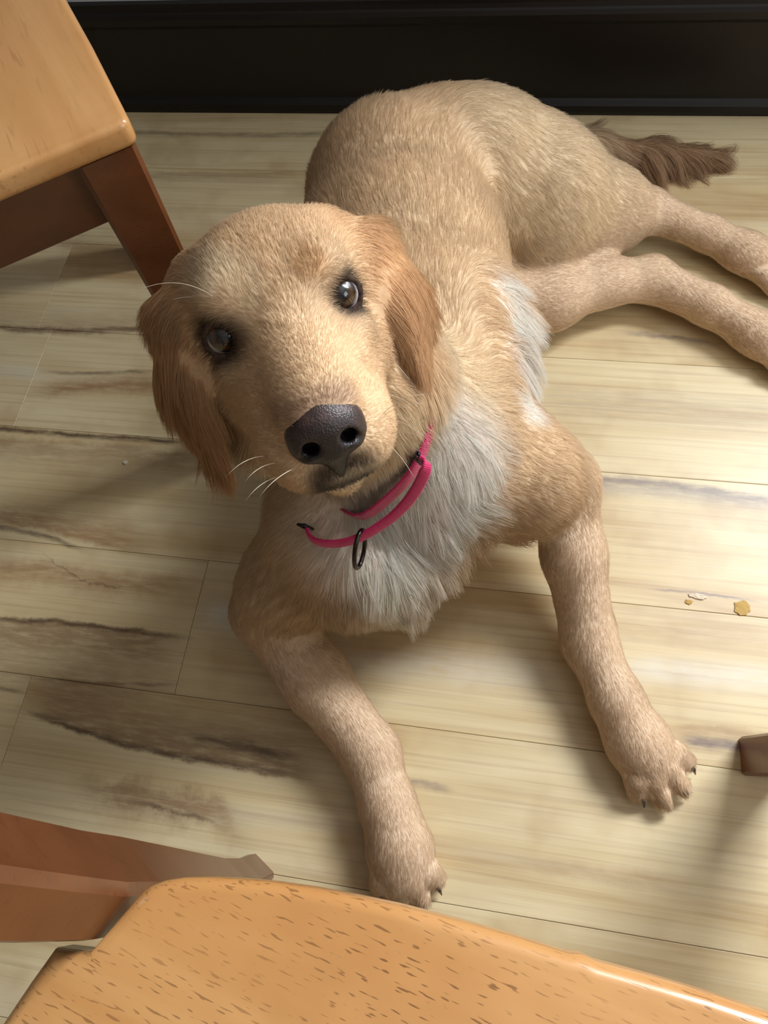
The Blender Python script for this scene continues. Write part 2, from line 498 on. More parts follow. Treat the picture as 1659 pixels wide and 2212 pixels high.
def plank_between(p, q, thick, z0, z1, nrm, bevel=0.0015):
    """upright board from p to q (2D), thick towards nrm"""
    p, q, nn = Vector(p), Vector(q), Vector(nrm)
    bm = bmesh.new()
    lo = [bm.verts.new((a.x, a.y, z0)) for a in (p, q, q + nn * thick, p + nn * thick)]
    hi = [bm.verts.new((a.x, a.y, z1)) for a in (p, q, q + nn * thick, p + nn * thick)]
    bm.faces.new(lo[::-1]); bm.faces.new(hi)
    for i in range(4):
        bm.faces.new((lo[i], lo[(i + 1) % 4], hi[(i + 1) % 4], hi[i]))
    bmesh.ops.bevel(bm, geom=bm.edges[:], offset=bevel, segments=1, affect='EDGES')
    return bm

def square_chair(corner, e1, e2, seat_mat, label, w=0.40, d=0.41, zt=0.45, splay=0.0, back_along=2):
    """chair whose near seat corner stands at corner; e1 / e2 run along the two seat edges from it"""
    c, e1, e2 = Vector(corner), Vector(e1).normalized(), Vector(e2).normalized()
    root = empty('dining_chair', (c.x, c.y, 0)); tag(root, label, 'chair', 'honey and brown wooden dining chairs')
    poly = [c, c + e1 * d + e2 * 0.015, c + e1 * d + e2 * (w - .015), c + e2 * w]
    mid = (c + e1 * d * .5)
    pts = [tuple(p) for p in poly]
    # a slight outward bow of the two long edges
    e_out = -e2
    bow = []
    for s in (0.25, 0.5, 0.75):
        bow.append(tuple(c.lerp(c + e1 * d + e2 * .015, s) + e_out * 0.006 * math.sin(math.pi * s)))
    pts = [pts[0]] + bow + pts[1:]
    rr = [0.009, 0, 0, 0, 0.02, 0.02, 0.02]
    area = sum(pts[i - 1][0] * pts[i][1] - pts[i][0] * pts[i - 1][1] for i in range(len(pts)))
    if area < 0: pts, rr = pts[::-1], rr[::-1]
    v, f = seat_mesh(rounded_poly(pts, rr), zt - 0.021, zt, 0.0055)
    mesh_obj('seat', v, f, seat_mat, root, True)
    li = 0.026
    tops = [c + e1 * li + e2 * li, c + e1 * (d - .035) + e2 * (li + .012), c + e1 * (d - .035) + e2 * (w - li - .012), c + e1 * li + e2 * (w - li)]
    ctr = c + e1 * d / 2 + e2 * w / 2
    for p in tops:
        foot = p + (p - ctr).normalized() * splay
        v, f = tapered_leg((foot.x, foot.y, 0), (p.x, p.y, zt - .0212), 0.036, 0.046, e1, e2)
        mesh_obj('leg', v, f, LEGW, root)
    ins = 0.012
    pairs = ((0, 1), (1, 2), (2, 3), (3, 0))
    for a, b in pairs:
        pa, pb = tops[a], tops[b]
        t = (pb - pa).normalized(); nn = Vector((-t.y, t.x))
        if (ctr - pa).dot(nn) < 0: nn = -nn
        bm_obj('apron', plank_between(pa + t * .0217 - nn * 0.0085, pb - t * .0217 - nn * 0.0085, 0.02, zt - .084, zt - .0212, nn), LEGW, root)
    # backrest: two posts, a crest rail and three slats on the far side
    pa, pb = tops[back_along], tops[(back_along + 1) % 4]
    t = (pb - pa).normalized()
    outw = (pa + pb) / 2 - ctr; outw.normalize()
    for p in (pa, pb):
        q = p + outw * 0.034
        v, f = tapered_leg((q.x, q.y, zt - 0.05), (q.x + outw.x * .07, q.y + outw.y * .07, 0.93), 0.034, 0.028, t, outw)
        mesh_obj('back_post', v, f, LEGW, root)
    for zz, h in ((0.84, 0.08), (0.62, 0.04)):
        o_ = outw * (0.034 + 0.07 * (zz - zt) / 0.48 - 0.008)
        bm_obj('back_rail', plank_between(pa + o_ + t * .02, pb + o_ - t * .02, 0.016, zz, zz + h, outw), LEGW, root)
    return root

square_chair((-.284, .4385), (-.568, .823), (-.823, -.568), SEAT_A,
             'wooden chair with square honey seat corner and dark brown leg before the baseboard', w=0.44, back_along=2)

# chair that cuts across the bottom of the picture: rounded saddle seat notched round toed-in posts
def notched_chair():
    root = empty('dining_chair', (0.04, -0.2, 0))
    tag(root, 'wooden chair with large rounded honey seat notched round its brown post', 'chair', 'honey and brown wooden dining chairs')
    O = Vector((0.045, -0.02)); a = math.radians(-6)
    xh, yh = Vector((math.cos(a), math.sin(a))), Vector((-math.sin(a), math.cos(a)))
    loc = lambda p: ((Vector(p) - O).dot(xh), (Vector(p) - O).dot(yh))
    wor = lambda q: O + xh * q[0] + yh * q[1]
    left = [loc(p) for p in (SEATB)]                      # back edge centre -> notch -> left edge
    left = [p for p in left if p[0] < 0.0]
    front = [(-.238, -.20), (-.236, -.34), (-.215, -.395), (-.15, -.42), (0, -.43)]
    half = left + front                                   # counter-clockwise: back -> left -> front
    right = [(-x, y) for x, y in half[::-1] if x < -1e-6]
    apex = (0.0, max(p[1] for p in left) + 0.0006)
    poly = [tuple(wor(p)) for p in [apex] + half + right]
    dense = []
    v, f = seat_mesh(poly, 0.424, 0.45, 0.006)
    mesh_obj('seat', v, f, SEAT_B, root, True)
    A1, A2 = Vector((-.843, .537)), Vector((-.49, -.872))
    # ridge corner, width along A1, depth along A2, height
    secs = [(0.0, (-.188, -.032), .031, .030), (.012, (-.187, -.033), .032, .030), (.06, (-.183, -.0365), .0315, .029), (.12, (-.1795, -.0375), .033, .029), (.20, (-.171, -.0355), .035, .029),
            (.30, (-.159, -.0325), .037, .029), (.40, (-.1465, -.0295), .0385, .0285), (.45, (-.1425, -.0285), .039, .028), (.50, (-.1435, -.0255), .038, .028), (.56, (-.1455, -.0215), .036, .027),
            (.70, (-.151, -.008), .033, .026), (.92, (-.160, .030), .028, .024)]
    def post(mirror):
        rings = []
        for z, p, w1, w2 in secs:
            p = Vector(p); q = w1 * .1
            ring = [p + A1 * q, p + A1 * (w1 - q), p + A1 * w1 + A2 * q, p + A1 * w1 + A2 * (w2 - q), p + A1 * (w1 - q) + A2 * w2, p + A1 * q + A2 * w2, p + A2 * (w2 - q), p + A2 * q]
            if mirror:
                ring = [wor((-loc(s)[0], loc(s)[1])) for s in ring]
            rings.append([(s.x, s.y, z) for s in ring])
        v, f = loft(rings)
        mesh_obj('back_post', v, f, LEGW, root)
    post(False); post(True)
    for s in (-1, 1):                                     # front legs
        p, q = wor((s * .19, -.375)), wor((s * .205, -.39))
        v, f = tapered_leg((q.x, q.y, 0), (p.x, p.y, .4238), 0.032, 0.042, xh, yh)
        mesh_obj('leg', v, f, LEGW, root)
    # aprons
    bl, br = wor((-.165, -.062)), wor((.165, -.062)); fl, fr = wor((-.168, -.375)), wor((.168, -.375))
    bm_obj('apron', plank_between(wor((-.168, -.365)), wor((.168, -.365)), .02, .36, .4238, -yh), LEGW, root)
    for s in (-1, 1):
        bm_obj('apron', plank_between(wor((s * .19, -.06)), wor((s * .19, -.353)), .018, .36, .4238, xh * -s), LEGW, root)
    # crest rail
    ca, cb = Vector((-.168, .026)), wor((-loc((-.168, .026))[0], loc((-.168, .026))[1]))
    bm_obj('crest_rail', plank_between(ca, cb, .018, .86, .95, yh), LEGW, root)
    return root
SEATB = [(0.0389, -0.0243, 0.4500), (0.0155, -0.0214, 0.4500), (-0.0031, -0.0195, 0.4500), (-0.0316, -0.0175, 0.4500), (-0.0491, -0.0169, 0.4500), (-0.0669, -0.0166, 0.4500), (-0.0848, -0.0170, 0.4500), (-0.1009, -0.0182, 0.4500), (-0.1129, -0.0195, 0.4500), (-0.1229, -0.0211, 0.4500), (-0.1306, -0.0234, 0.4500), (-0.1358, -0.0259, 0.4500), (-0.1395, -0.0290, 0.4500),
         (-0.1554, -0.0545, 0.4500), (-0.1710, -0.0554, 0.4500), (-0.1776, -0.0692, 0.4500), (-0.1837, -0.0835, 0.4500)]
SEATB = [(p[0], p[1]) for p in SEATB] + [(-.192, -.105)]
notched_chair()

square_chair((.275, .121), (0.04, -1.0), (1.0, 0.04), SEAT_A,
             'wooden chair of which only a square brown leg foot shows beside the paw', w=0.40, d=0.40, splay=0.06, back_along=2)

# ------------------------------------------------------------------ crumbs on the floor
CRUMB = plain('tan_crumb', srgb(196, 160, 92), 0.7, 0.3)
CRUMBW = plain('pale_crumb', srgb(232, 214, 190), 0.7, 0.3)
def flake(name, c, r, mat, label, seed, flat=0.0012, stretch=1.0, ang=0.0):
    rr = random.Random(seed)
    n = 17
    ring = []
    for i in range(n):
        th = 2 * math.pi * i / n
        q = r * rr.uniform(0.78, 1.12)
        x, y = q * math.cos(th) * stretch, q * math.sin(th)
        ring.append((c[0] + x * math.cos(ang) - y * math.sin(ang), c[1] + x * math.sin(ang) + y * math.cos(ang)))
    rings = [[(x, y, 0.0) for x, y in ring], [(x, y, flat * rr.uniform(.7, 1.2)) for x, y in ring]]
    rings.append([(c[0] + (x - c[0]) * .6, c[1] + (y - c[1]) * .6, flat * rr.uniform(1.0, 1.6)) for x, y in ring])
    v, f = loft(rings)
    o = mesh_obj(name, v, f, mat)
    tag(o, label, 'crumb', 'crumbs on the floor')
flake('food_crumb', (0.2481, 0.2858, 0.0000), .0085, CRUMB, 'largest tan crumb lying flat on the pale planks', 3)
flake('food_crumb', (0.2042, 0.2931, 0.0000), .003, CRUMBW, 'thin pale crumb sliver beside the largest tan crumb', 5, .0015, 3.0, -.1)
flake('food_crumb', (0.1953, 0.2860, 0.0000), .0028, CRUMB, 'small tan crumb next to the pale sliver', 8, .001, 1.5)
flake('food_crumb', (-0.4713, 0.3931, 0.0000), .0028, CRUMBW, 'tiny white crumb on the plank beside the dog ear', 9, .002, 1.3)
ZONES_WHITE = [
    ((-0.0694, 0.2391, 0.2500), .03, .09, .95), ((-0.0523, 0.2848, 0.2600), .03, .08, .95), ((-0.1113, 0.2229, 0.2500), .03, .08, .65), ((-0.0808, 0.2154, 0.1600), .02, .06, .6), ((0.0014, 0.4182, 0.2155), .012, .038, .95), ((0.0057, 0.3798, 0.2178), .012, .032, .9), ((-0.0076, 0.4496, 0.2407), .010, .035, .9), ((-0.0215, 0.4784, 0.2551), .008, .028, .8),
    ((-0.1812, 0.2320, 0.2500), .01, .04, .4), ((-0.0639, 0.3063, 0.3000), .01, .05, .8),
]
ZONES_WHITE += [((0.0545, 0.7477, 0.0700), .02, .06, .35)]
ZONES_TINT = [
    ((-0.2011, 0.2002, 0.1400), .03, .09, srgb(224,194,156), .8), ((-0.1456, 0.1966, 0.1000), .02, .06, srgb(226,198,162), .6),
]
ZONES_LONG = [
    ((-0.0729, 0.2396, 0.2000), .04, .09, .040), ((-0.0536, 0.2509, 0.1200), .03, .07, .045), ((-0.0528, 0.2889, 0.2600), .03, .07, .032), ((-0.0015, 0.4087, 0.2215), .02, .05, .042), ((-0.0084, 0.4441, 0.2410), .02, .05, .045), ((-0.0246, 0.4747, 0.2591), .01, .04, .042),
    ((-0.2105, 0.2254, 0.4000), .02, .04, .026), ((-0.1976, 0.2211, 0.3800), .015, .035, .028), ((-0.0661, 0.2886, 0.3900), .01, .03, .028), ((-0.0118, 0.2725, 0.1000), .02, .06, .035),
]
ZONES_LONG += [((0.1703, 0.0906, 0.0100), .01, .03, .013), ((-0.0572, -0.0324, 0.0100), .01, .03, .013), ((-0.1523, 0.0762, 0.0300), .005, .02, .028), ((0.1115, 0.2557, 0.0500), .004, .015, .022)]
ZONES_LONG += [((-0.0498, 0.6552, 0.1700), .015, .05, .030), ((-0.0303, 0.6483, 0.1300), .01, .04, .028)]
ZONES_FLOW = [
    ((-0.0498, 0.6552, 0.1700), .015, .05, (.25, -.6, -.5)), ((-0.0303, 0.6483, 0.1300), .01, .04, (.4, -.5, -.6)),
    ((-0.0027, 0.4120, 0.2238), .02, .06, (.8, .2, -.35)), ((-0.0143, 0.4427, 0.2487), .02, .06, (.85, .15, -.3)), ((-0.0253, 0.4739, 0.2600), .01, .045, (.85, -.1, -.4)), ((-0.0509, 0.2466, 0.1200), .02, .07, (.35, -.5, -.8)), ((-0.0123, 0.2773, 0.1000), .02, .06, (.2, -.7, -.6)),
    ((-0.0528, 0.2889, 0.2600), .02, .07, (.1, -.35, -.9)), ((-0.1523, 0.0762, 0.0300), .005, .02, (-.8, -.3, -.2)), ((0.1115, 0.2557, 0.0500), .004, .015, (.9, -.2, -.1)),
]
HAIR = 1.0

# ------------------------------------------------------------------ the dog: implicit body, meshed as one continuous skin
V = lambda *a: np.array(a, dtype=np.float64)
HO, HX, HY, HZ = (-0.1395, 0.2765, 0.4500), (0.8852, 0.4650, 0.0145), (0.3662, -0.7157, 0.5948), (-0.2869, 0.5212, 0.8038)
HO, HX, HY, HZ = map(np.array, (HO, HX, HY, HZ))
def hd(x, y, z): return HO + HX * x + HY * y + HZ * z

PR = []                                              # primitives in order
def rc(a, b, ra, rb, k=0.03, reg='body', flow=None, flat=None, op='+'):
    a, b = np.array(a, float), np.array(b, float)
    d = b - a
    L = np.linalg.norm(d)
    PR.append(dict(t='rc', a=a, b=b, ra=ra, rb=rb, k=k, reg=reg, flow=(d / max(L, 1e-6)) if flow is None else np.array(flow, float), flat=flat, op=op))
def el(c, r, axes=None, k=0.02, reg='body', flow=(0, 0, -1), op='+'):
    PR.append(dict(t='el', c=np.array(c, float), r=np.array(r, float), ax=np.array(axes if axes is not None else np.eye(3), float), k=k, reg=reg, flow=np.array(flow, float), op=op))
def ring(c, n, R, r, k, reg, flow=(0, 0, -1)):
    PR.append(dict(t='to', c=np.array(c, float), n=np.array(n, float) / np.linalg.norm(n), R=R, r=r, k=k, reg=reg, flow=np.array(flow, float), op='+'))
HAX = np.array([HX, HY, HZ])

def dist(q, p):
    if q['t'] == 'rc':
        a, b = q['a'], q['b']
        if q['flat'] is not None:
            n, s = q['flat']
            p = p + ((p - a) @ n)[:, None] * n * (s - 1.0)
            b = b + ((b - a) @ n) * n * (s - 1.0)
        ab = b - a
        L2 = ab @ ab
        pa = p - a
        t = np.clip(pa @ ab / L2, 0, 1) if L2 > 1e-12 else np.zeros(len(p))
        d = np.linalg.norm(pa - t[:, None] * ab, axis=1) - (q['ra'] + (q['rb'] - q['ra']) * t)
        if q['flat'] is not None:
            d = d * np.where(d > 0, 1.0, 1.0) / (1.0 + 0.35 * (q['flat'][1] - 1.0))
        return d
    if q['t'] == 'el':
        l = (p - q['c']) @ q['ax'].T
        k0 = np.linalg.norm(l / q['r'], axis=1)
        k1 = np.linalg.norm(l / q['r'] ** 2, axis=1)
        return np.where(k0 < 1e-3, -q['r'].min(), k0 * (k0 - 1.0) / np.maximum(k1, 1e-9))
    l = p - q['c']
    h = l @ q['n']
    w = np.linalg.norm(l - h[:, None] * q['n'], axis=1) - q['R']
    return np.sqrt(w * w + h * h) - q['r']

def field(p, prims):
    d = np.full(len(p), 0.5)
    for q in prims:
        e = dist(q, p)
        k = q['k']
        if q['op'] == '+':
            h = np.clip(0.5 + 0.5 * (d - e) / k, 0, 1)
            d = d * (1 - h) + e * h - k * h * (1 - h)
        else:
            h = np.clip(0.5 - 0.5 * (d + e) / k, 0, 1)
            d = d * (1 - h) - e * h + k * h * (1 - h)
    return d

def mesh_field(prims, vox, lo, hi, nb=10):
    """naive surface nets over the sparse set of blocks that the surface crosses"""
    lo = np.array(lo, float); hi = np.array(hi, float)
    B = vox * nb
    n = np.ceil((hi - lo) / B).astype(int)
    g = np.stack(np.meshgrid(*[np.arange(i) for i in n], indexing='ij'), -1).reshape(-1, 3)
    cen = lo + (g + 0.5) * B
    R = B * math.sqrt(3) / 2
    D = np.stack([dist(q, cen) for q in prims], 1)
    plus = np.array([q['op'] == '+' for q in prims])
    keep = np.abs(field(cen, prims)) < R * 1.5
    g, cen, D = g[keep], cen[keep], D[keep]
    ofs = np.stack(np.meshgrid(*[np.arange(nb + 1)] * 3, indexing='ij'), -1).reshape(-1, 3)
    ks = np.array([q['k'] for q in prims])
    K = 1 << 20
    vid, vpos, quads = [], [], []
    corners = [(i, j, k) for i in (0, 1) for j in (0, 1) for k in (0, 1)]
    edges = [(a, b) for a in range(8) for b in range(a + 1, 8) if sum(abs(corners[a][i] - corners[b][i]) for i in range(3)) == 1]
    for gi, c, dd in zip(g, cen, D):
        use = [prims[i] for i in np.nonzero((dd < R * 1.6 + ks * 1.2 + 0.004))[0]]
        if not use: continue
        ijk = gi * nb + ofs
        f = field(lo + ijk * vox, use).reshape(nb + 1, nb + 1, nb + 1)
        s = f < 0
        if s.all() or not s.any(): continue
        cs = [s[i:nb + i, j:nb + j, k:nb + k] for i, j, k in corners]
        act = np.logical_or.reduce(cs) & ~np.logical_and.reduce(cs)
        ii = np.argwhere(act)
        fc = np.stack([f[ii[:, 0] + a, ii[:, 1] + b, ii[:, 2] + cc] for a, b, cc in corners], 1)
        acc = np.zeros((len(ii), 3)); cnt = np.zeros(len(ii))
        for a, b in edges:
            fa, fb = fc[:, a], fc[:, b]
            x = (fa < 0) != (fb < 0)
            t = np.where(x, fa / np.where(x, fa - fb, 1.0), 0.0)
            pa, pb = np.array(corners[a], float), np.array(corners[b], float)
            acc += x[:, None] * (pa + t[:, None] * (pb - pa)); cnt += x
        gidx = gi * nb + ii
        vpos.append(lo + (gidx + acc / cnt[:, None]) * vox)
        vid.append((gidx[:, 0] * K + gidx[:, 1]) * K + gidx[:, 2])
        for ax in range(3):
            sl = [slice(0, nb)] * 3; sh = list(sl); sh[ax] = slice(1, nb + 1)
            e = np.argwhere(s[tuple(sl)] != s[tuple(sh)])
            if len(e) == 0: continue
            ins = s[tuple(sl)][e[:, 0], e[:, 1], e[:, 2]]
            u, w = [(1, 2), (2, 0), (0, 1)][ax]
            base = gi * nb + e
            q4 = []
            for du, dw in ((0, 0), (-1, 0), (-1, -1), (0, -1)):
                cc = base.copy(); cc[:, u] += du; cc[:, w] += dw
                q4.append((cc[:, 0] * K + cc[:, 1]) * K + cc[:, 2])
            q4 = np.stack(q4, 1)
            q4[~ins] = q4[~ins][:, ::-1]
            quads.append(q4)
    vid = np.concatenate(vid); vpos = np.concatenate(vpos); quads = np.concatenate(quads)
    o = np.argsort(vid); vid, vpos = vid[o], vpos[o]
    j = np.searchsorted(vid, quads); j = np.clip(j, 0, len(vid) - 1)
    ok = (vid[j] == quads).all(1)
    return vpos, j[ok]

def np_mesh(name, v, q, mat, parent=None, smooth=True):
    me = bpy.data.meshes.new(name)
    me.vertices.add(len(v)); me.vertices.foreach_set('co', v.astype(np.float32).ravel())
    me.loops.add(q.size); me.loops.foreach_set('vertex_index', q.astype(np.int32).ravel())
    me.polygons.add(len(q))
    me.polygons.foreach_set('loop_start', np.arange(0, q.size, 4, dtype=np.int32))
    try: me.polygons.foreach_set('loop_total', np.full(len(q), 4, dtype=np.int32))
    except Exception: pass
    me.polygons.foreach_set('use_smooth', np.full(len(q), smooth))
    me.update(calc_edges=True)
    me.validate()
    if mat: me.materials.append(mat)
    o = bpy.data.objects.new(name, me)
    link(o, parent)
    if parent is not None: o.matrix_parent_inverse = Matrix.Translation(-Vector(parent.location))
    return o

# ---- trunk (spine line from the chest to the rump)
def chain(pts, k, reg, flow=None):
    for (a, ra), (b, rb) in zip(pts, pts[1:]):
        rc(a, b, ra, rb, k, reg, flow)
trunk = [((-0.1218, 0.2574, 0.1500), .074), ((-0.1095, 0.3400, 0.1750), .104), ((-0.1051, 0.4563, 0.1750), .110), ((-0.1368, 0.5771, 0.1650), .106), ((-0.1543, 0.6851, 0.1550), .097), ((-0.1163, 0.7464, 0.1400), .079), ((-0.0409, 0.7818, 0.1200), .066)]
chain(trunk, 0.03, 'body')
PR[0]['reg'] = 'chest'; PR[0]['flow'] = V(0, -.2, -1)
PR[1]['reg'] = 'body'
# ---- near hind leg (uppermost)
rc((-0.0600, 0.7409, 0.1500), (0.0022, 0.7270, 0.1100), .078, .066, .04, 'thigh')
rc((0.0110, 0.7464, 0.1200), (-0.0003, 0.7079, 0.0850), .066, .042, .03, 'thigh', flow=(.6, .2, -.4))
rc((-0.0038, 0.7396, 0.1050), (0.0767, 0.7665, 0.0660), .062, .046, .045, 'thigh', flow=(.8, .1, -.4))
rc((-0.0059, 0.7077, 0.0850), (0.0566, 0.7399, 0.0550), .044, .034, .035, 'thigh', flow=(.8, .1, -.3))
chain([((-0.0003, 0.7079, 0.0850), .044), ((0.0804, 0.7666, 0.0600), .043), ((0.1419, 0.7883, 0.0450), .0255)], 0.04, 'leg')
chain([((0.1419, 0.7883, 0.0450), .0245), ((0.2181, 0.7673, 0.0300), .0205), ((0.2716, 0.7394, 0.0220), .021)], 0.012, 'leg')
# ---- other hind leg, under it
chain([((-0.0323, 0.6367, 0.0500), .05), ((0.0290, 0.6408, 0.0450), .036), ((0.0887, 0.6703, 0.0420), .0265), ((0.1471, 0.6851, 0.0360), .0265)], 0.02, 'leg')
chain([((0.1471, 0.6851, 0.0360), .0265), ((0.2154, 0.6534, 0.0300), .0225), ((0.2775, 0.6125, 0.0260), .0225)], 0.012, 'leg')
# ---- foreleg on the bright side
chain([((-0.0457, 0.3486, 0.1650), .078), ((0.0094, 0.3420, 0.1450), .052), ((0.0483, 0.3520, 0.1150), .034)], 0.035, 'shoulder')
chain([((0.0483, 0.3520, 0.1150), .034), ((0.0682, 0.2937, 0.0800), .0290), ((0.0906, 0.2211, 0.0380), .0250), ((0.1197, 0.1667, 0.0310), .0235), ((0.1392, 0.1348, 0.0280), .025)], 0.014, 'leg')
# ---- foreleg on the shaded side
chain([((-0.1556, 0.2570, 0.1700), .062), ((-0.2015, 0.2235, 0.1100), .041), ((-0.2281, 0.2028, 0.0800), .031)], 0.035, 'shoulder')
chain([((-0.2281, 0.2028, 0.0800), .031), ((-0.1719, 0.1471, 0.0580), .0325), ((-0.1097, 0.0877, 0.0360), .0265), ((-0.0865, 0.0428, 0.0300), .0245), ((-0.0718, 0.0125, 0.0280), .0265)], 0.014, 'leg')
# ---- tail on the floor
chain([((0.0036, 0.8652, 0.0500), .030), ((0.0644, 0.9092, 0.0320), .020), ((0.1459, 0.9161, 0.0200), .013), ((0.2318, 0.9206, 0.0140), .008)], 0.02, 'tail')
PR[-3]['reg'] = 'thigh'
for q in PR[-3:]: q['flow'] = q['flow'] + V(.1, -.55, -.1)

CLAWS = []
def paw(c, tip, s=1.0, reg='paw'):
    """paw on the floor: pad block and four toes towards tip"""
    c, tip = np.array(c, float), np.array(tip, float)
    f = tip - c; f[2] = 0; L = np.linalg.norm(f); f /= L
    l = np.array([-f[1], f[0], 0.0])
    el(c + V(0, 0, .002), (.036 * s, .030 * s, .022 * s), np.array([f, l, V(0, 0, 1)]), .014, reg, f)
    for lat, fo, spread in ((-.0205, -.014, -.16), (-.0078, .0, -.06), (.0078, .0, .06), (.0215, -.012, .20)):
        d = f + l * spread; d /= np.linalg.norm(d)
        a = c + l * lat * s * .8 + f * .012 * s; a[2] = .021 * s
        b = c + l * lat * s + d * (L - .010 + fo * s); b[2] = .0135 * s
        m_ = (a + b) / 2; m_[2] = .0235 * s
        rc(a, m_, .0125 * s, .0112 * s, .005, reg, f)
        rc(m_, b, .0112 * s, .0098 * s, .004, reg, f)
        CLAWS.append((b + d * .006 * s + V(0, 0, .001), d))
paw((0.1429, 0.1294, 0.0240), (0.1781, 0.0867, 0.0050))
paw((-0.0691, 0.0031, 0.0240), (-0.0542, -0.0417, 0.0050))
paw((0.2637, 0.7443, 0.0220), (0.3347, 0.7062, 0.0050), .95)
paw((0.2740, 0.6187, 0.0220), (0.3385, 0.5794, 0.0050), .95)

# ---- neck
NB, NM, NT_ = V(-.105, .345, .205), V(-.125, .318, .32), hd(0, -.055, -.035)
rc(NB, NM, .086, .066, .04, 'neck', flow=NB - NM)
rc(NM, NT_, .064, .056, .03, 'neck', flow=NB - NM)
# ---- head
back = -HY
el(hd(0, -.046, .006), (.059, .067, .049), HAX, .02, 'head', back + HZ * .2)
for s in (-1, 1):
    el(hd(s * .027, -.034, -.036), (.031, .036, .033), HAX, .018, 'head', back - HZ * .3)
    rc(hd(s * .028, .0, .018), hd(s * .020, -.02, .03), .014, .012, .014, 'head', back + HZ * .3)
    rc(hd(s * .036, .004, -.022), hd(s * .026, .022, -.030), .012, .012, .014, 'head', back - HZ * .3)
rc(hd(0, .0, -.018), hd(0, .064, -.041), .0310, .0245, .016, 'muzzle', back + HZ * .1)
el(hd(0, .046, -.066), (.0290, .0300, .0270), HAX, .012, 'muzzle', back - HZ * .3)
for s in (-1, 1):
    el(hd(s * .0180, .043, -.066), (.0195, .033, .0220), HAX, .010, 'muzzle', back - HZ * .35)
rc(hd(0, -.035, -.068), hd(0, .046, -.0870), .033, .0130, .005, 'jaw', back - HZ * .2)
for s in (-1, 1):
    rc(hd(s * .028, -.012, -.046), hd(s * .0185, .042, -.058), .0215, .0185, .014, 'muzzle', back - HZ * .3)
el(hd(0, .076, -.050), (.0150, .0150, .0095), HAX, .002, 'muzzle', op='-')
for s in (-1, 1):
    rc(hd(s * .036, -.064, -.034), hd(s * .030, -.054, -.075), .031, .034, .02, 'neck', flow=NB - NM)
# eye openings and lids
EYES = []
for s in (-1, 1):
    c = hd(s * .0355, -.0012, .0)
    d = HX * s * .34 + HY * .94
    d /= np.linalg.norm(d)
    EYES.append((c, d))
    el(c + d * .0085, (.0105, .0105, .0105), None, .004, 'head', op='-')
    ring(c + d * .0084, d, .0095, .0024, .0035, 'lid')
# ears: flat leathers hanging from the side of the skull
EARS = []
def ear(pts, nrm, s):
    n = np.array(nrm, float); n /= np.linalg.norm(n)
    for i, ((a, ra), (b, rb)) in enumerate(zip(pts, pts[1:])):
        rc(a, b, ra, rb, .018 if i == 0 else .010, 'earbase' if i == 0 else 'ear', flat=(n, 2.4 if i == 0 else 3.2))
ear([(hd(.046, -.054, .018), .020), (hd(.068, -.052, -.002), .027), (hd(.079, -.046, -.030), .026), (hd(.077, -.040, -.052), .017)], HX * .85 + HY * .5, 1)
ear([(hd(-.046, -.054, .018), .020), (hd(-.067, -.050, -.004), .027), (hd(-.077, -.040, -.034), .026), (hd(-.075, -.026, -.066), .016)], -HX * .85 + HY * .5, -1)

import time as _time
_t0 = _time.time()
bv, bq = mesh_field(PR, 0.0024, (-.45, -.12, -.004), (.45, 1.02, .56))
bv[:, 2] = np.maximum(bv[:, 2], 0.0006)
print('body mesh', len(bv), len(bq), _time.time() - _t0)

# ---- coat fields on the skin: flow, length, colour
GOLD = np.array(srgb(227, 197, 160)); CREAM = np.array(srgb(236, 212, 178)); WHITE = np.array(srgb(254, 240, 229))
HEADC = np.array(srgb(228, 196, 158)); EARC = np.array(srgb(204, 158, 114)); LEGC = np.array(srgb(237, 209, 178)); TAILC = np.array(srgb(190, 156, 122))
REG = {  # hair length, lift off the skin, hairs per mm2, colour
    'body': (.019, .22, .36, GOLD), 'chest': (.030, .30, .40, CREAM), 'thigh': (.017, .22, .36, CREAM), 'shoulder': (.016, .22, .40, GOLD),
    'leg': (.0068, .17, .75, LEGC), 'paw': (.0070, .18, .90, LEGC), 'tail': (.060, .35, .60, TAILC), 'neck': (.026, .25, .45, CREAM),
    'head': (.0075, .20, 1.15, HEADC), 'muzzle': (.0048, .22, 1.5, HEADC), 'jaw': (.006, .25, 1.2, CREAM), 'lid': (.003, .2, .5, np.array(srgb(40, 30, 26))),
    'earbase': (.012, .12, 1.0, np.array(srgb(216, 176, 132))), 'ear': (.030, .14, .9, EARC)}
plus = [q for q in PR if q['op'] == '+']
N = len(bv)
flow = np.zeros((N, 3)); hl = np.zeros(N); lift = np.zeros(N); dens = np.zeros(N); colr = np.zeros((N, 3)); wsum = np.full(N, 1e-12)
regw = {r: np.zeros(N) for r in REG}
best = np.full(N, 9.0)
ds = []
for q in plus:
    d = dist(q, bv); ds.append(d); best = np.minimum(best, d)
for q, d in zip(plus, ds):
    w = np.exp(-np.maximum(d - best, 0) / 0.007)
    r = REG[q['reg']]
    wsum += w; flow += w[:, None] * q['flow']; hl += w * r[0]; lift += w * r[1]; dens += w * r[2]; colr += w[:, None] * r[3]
    regw[q['reg']] += w
del ds
for a in (hl, lift, dens): a /= wsum
colr /= wsum[:, None]
for r in regw: regw[r] /= wsum
def zone(c, r0, r1):
    t = np.clip((np.linalg.norm(bv - np.array(c), axis=1) - r0) / (r1 - r0), 0, 1)
    return 1 - t * t * (3 - 2 * t)
def tint(c, r0, r1, col, s=1.0):
    global colr
    z = (zone(c, r0, r1) * s)[:, None]
    colr = colr * (1 - z) + np.array(col) * z
hloc = (bv - HO) @ HAX.T                                   # head-frame coordinates
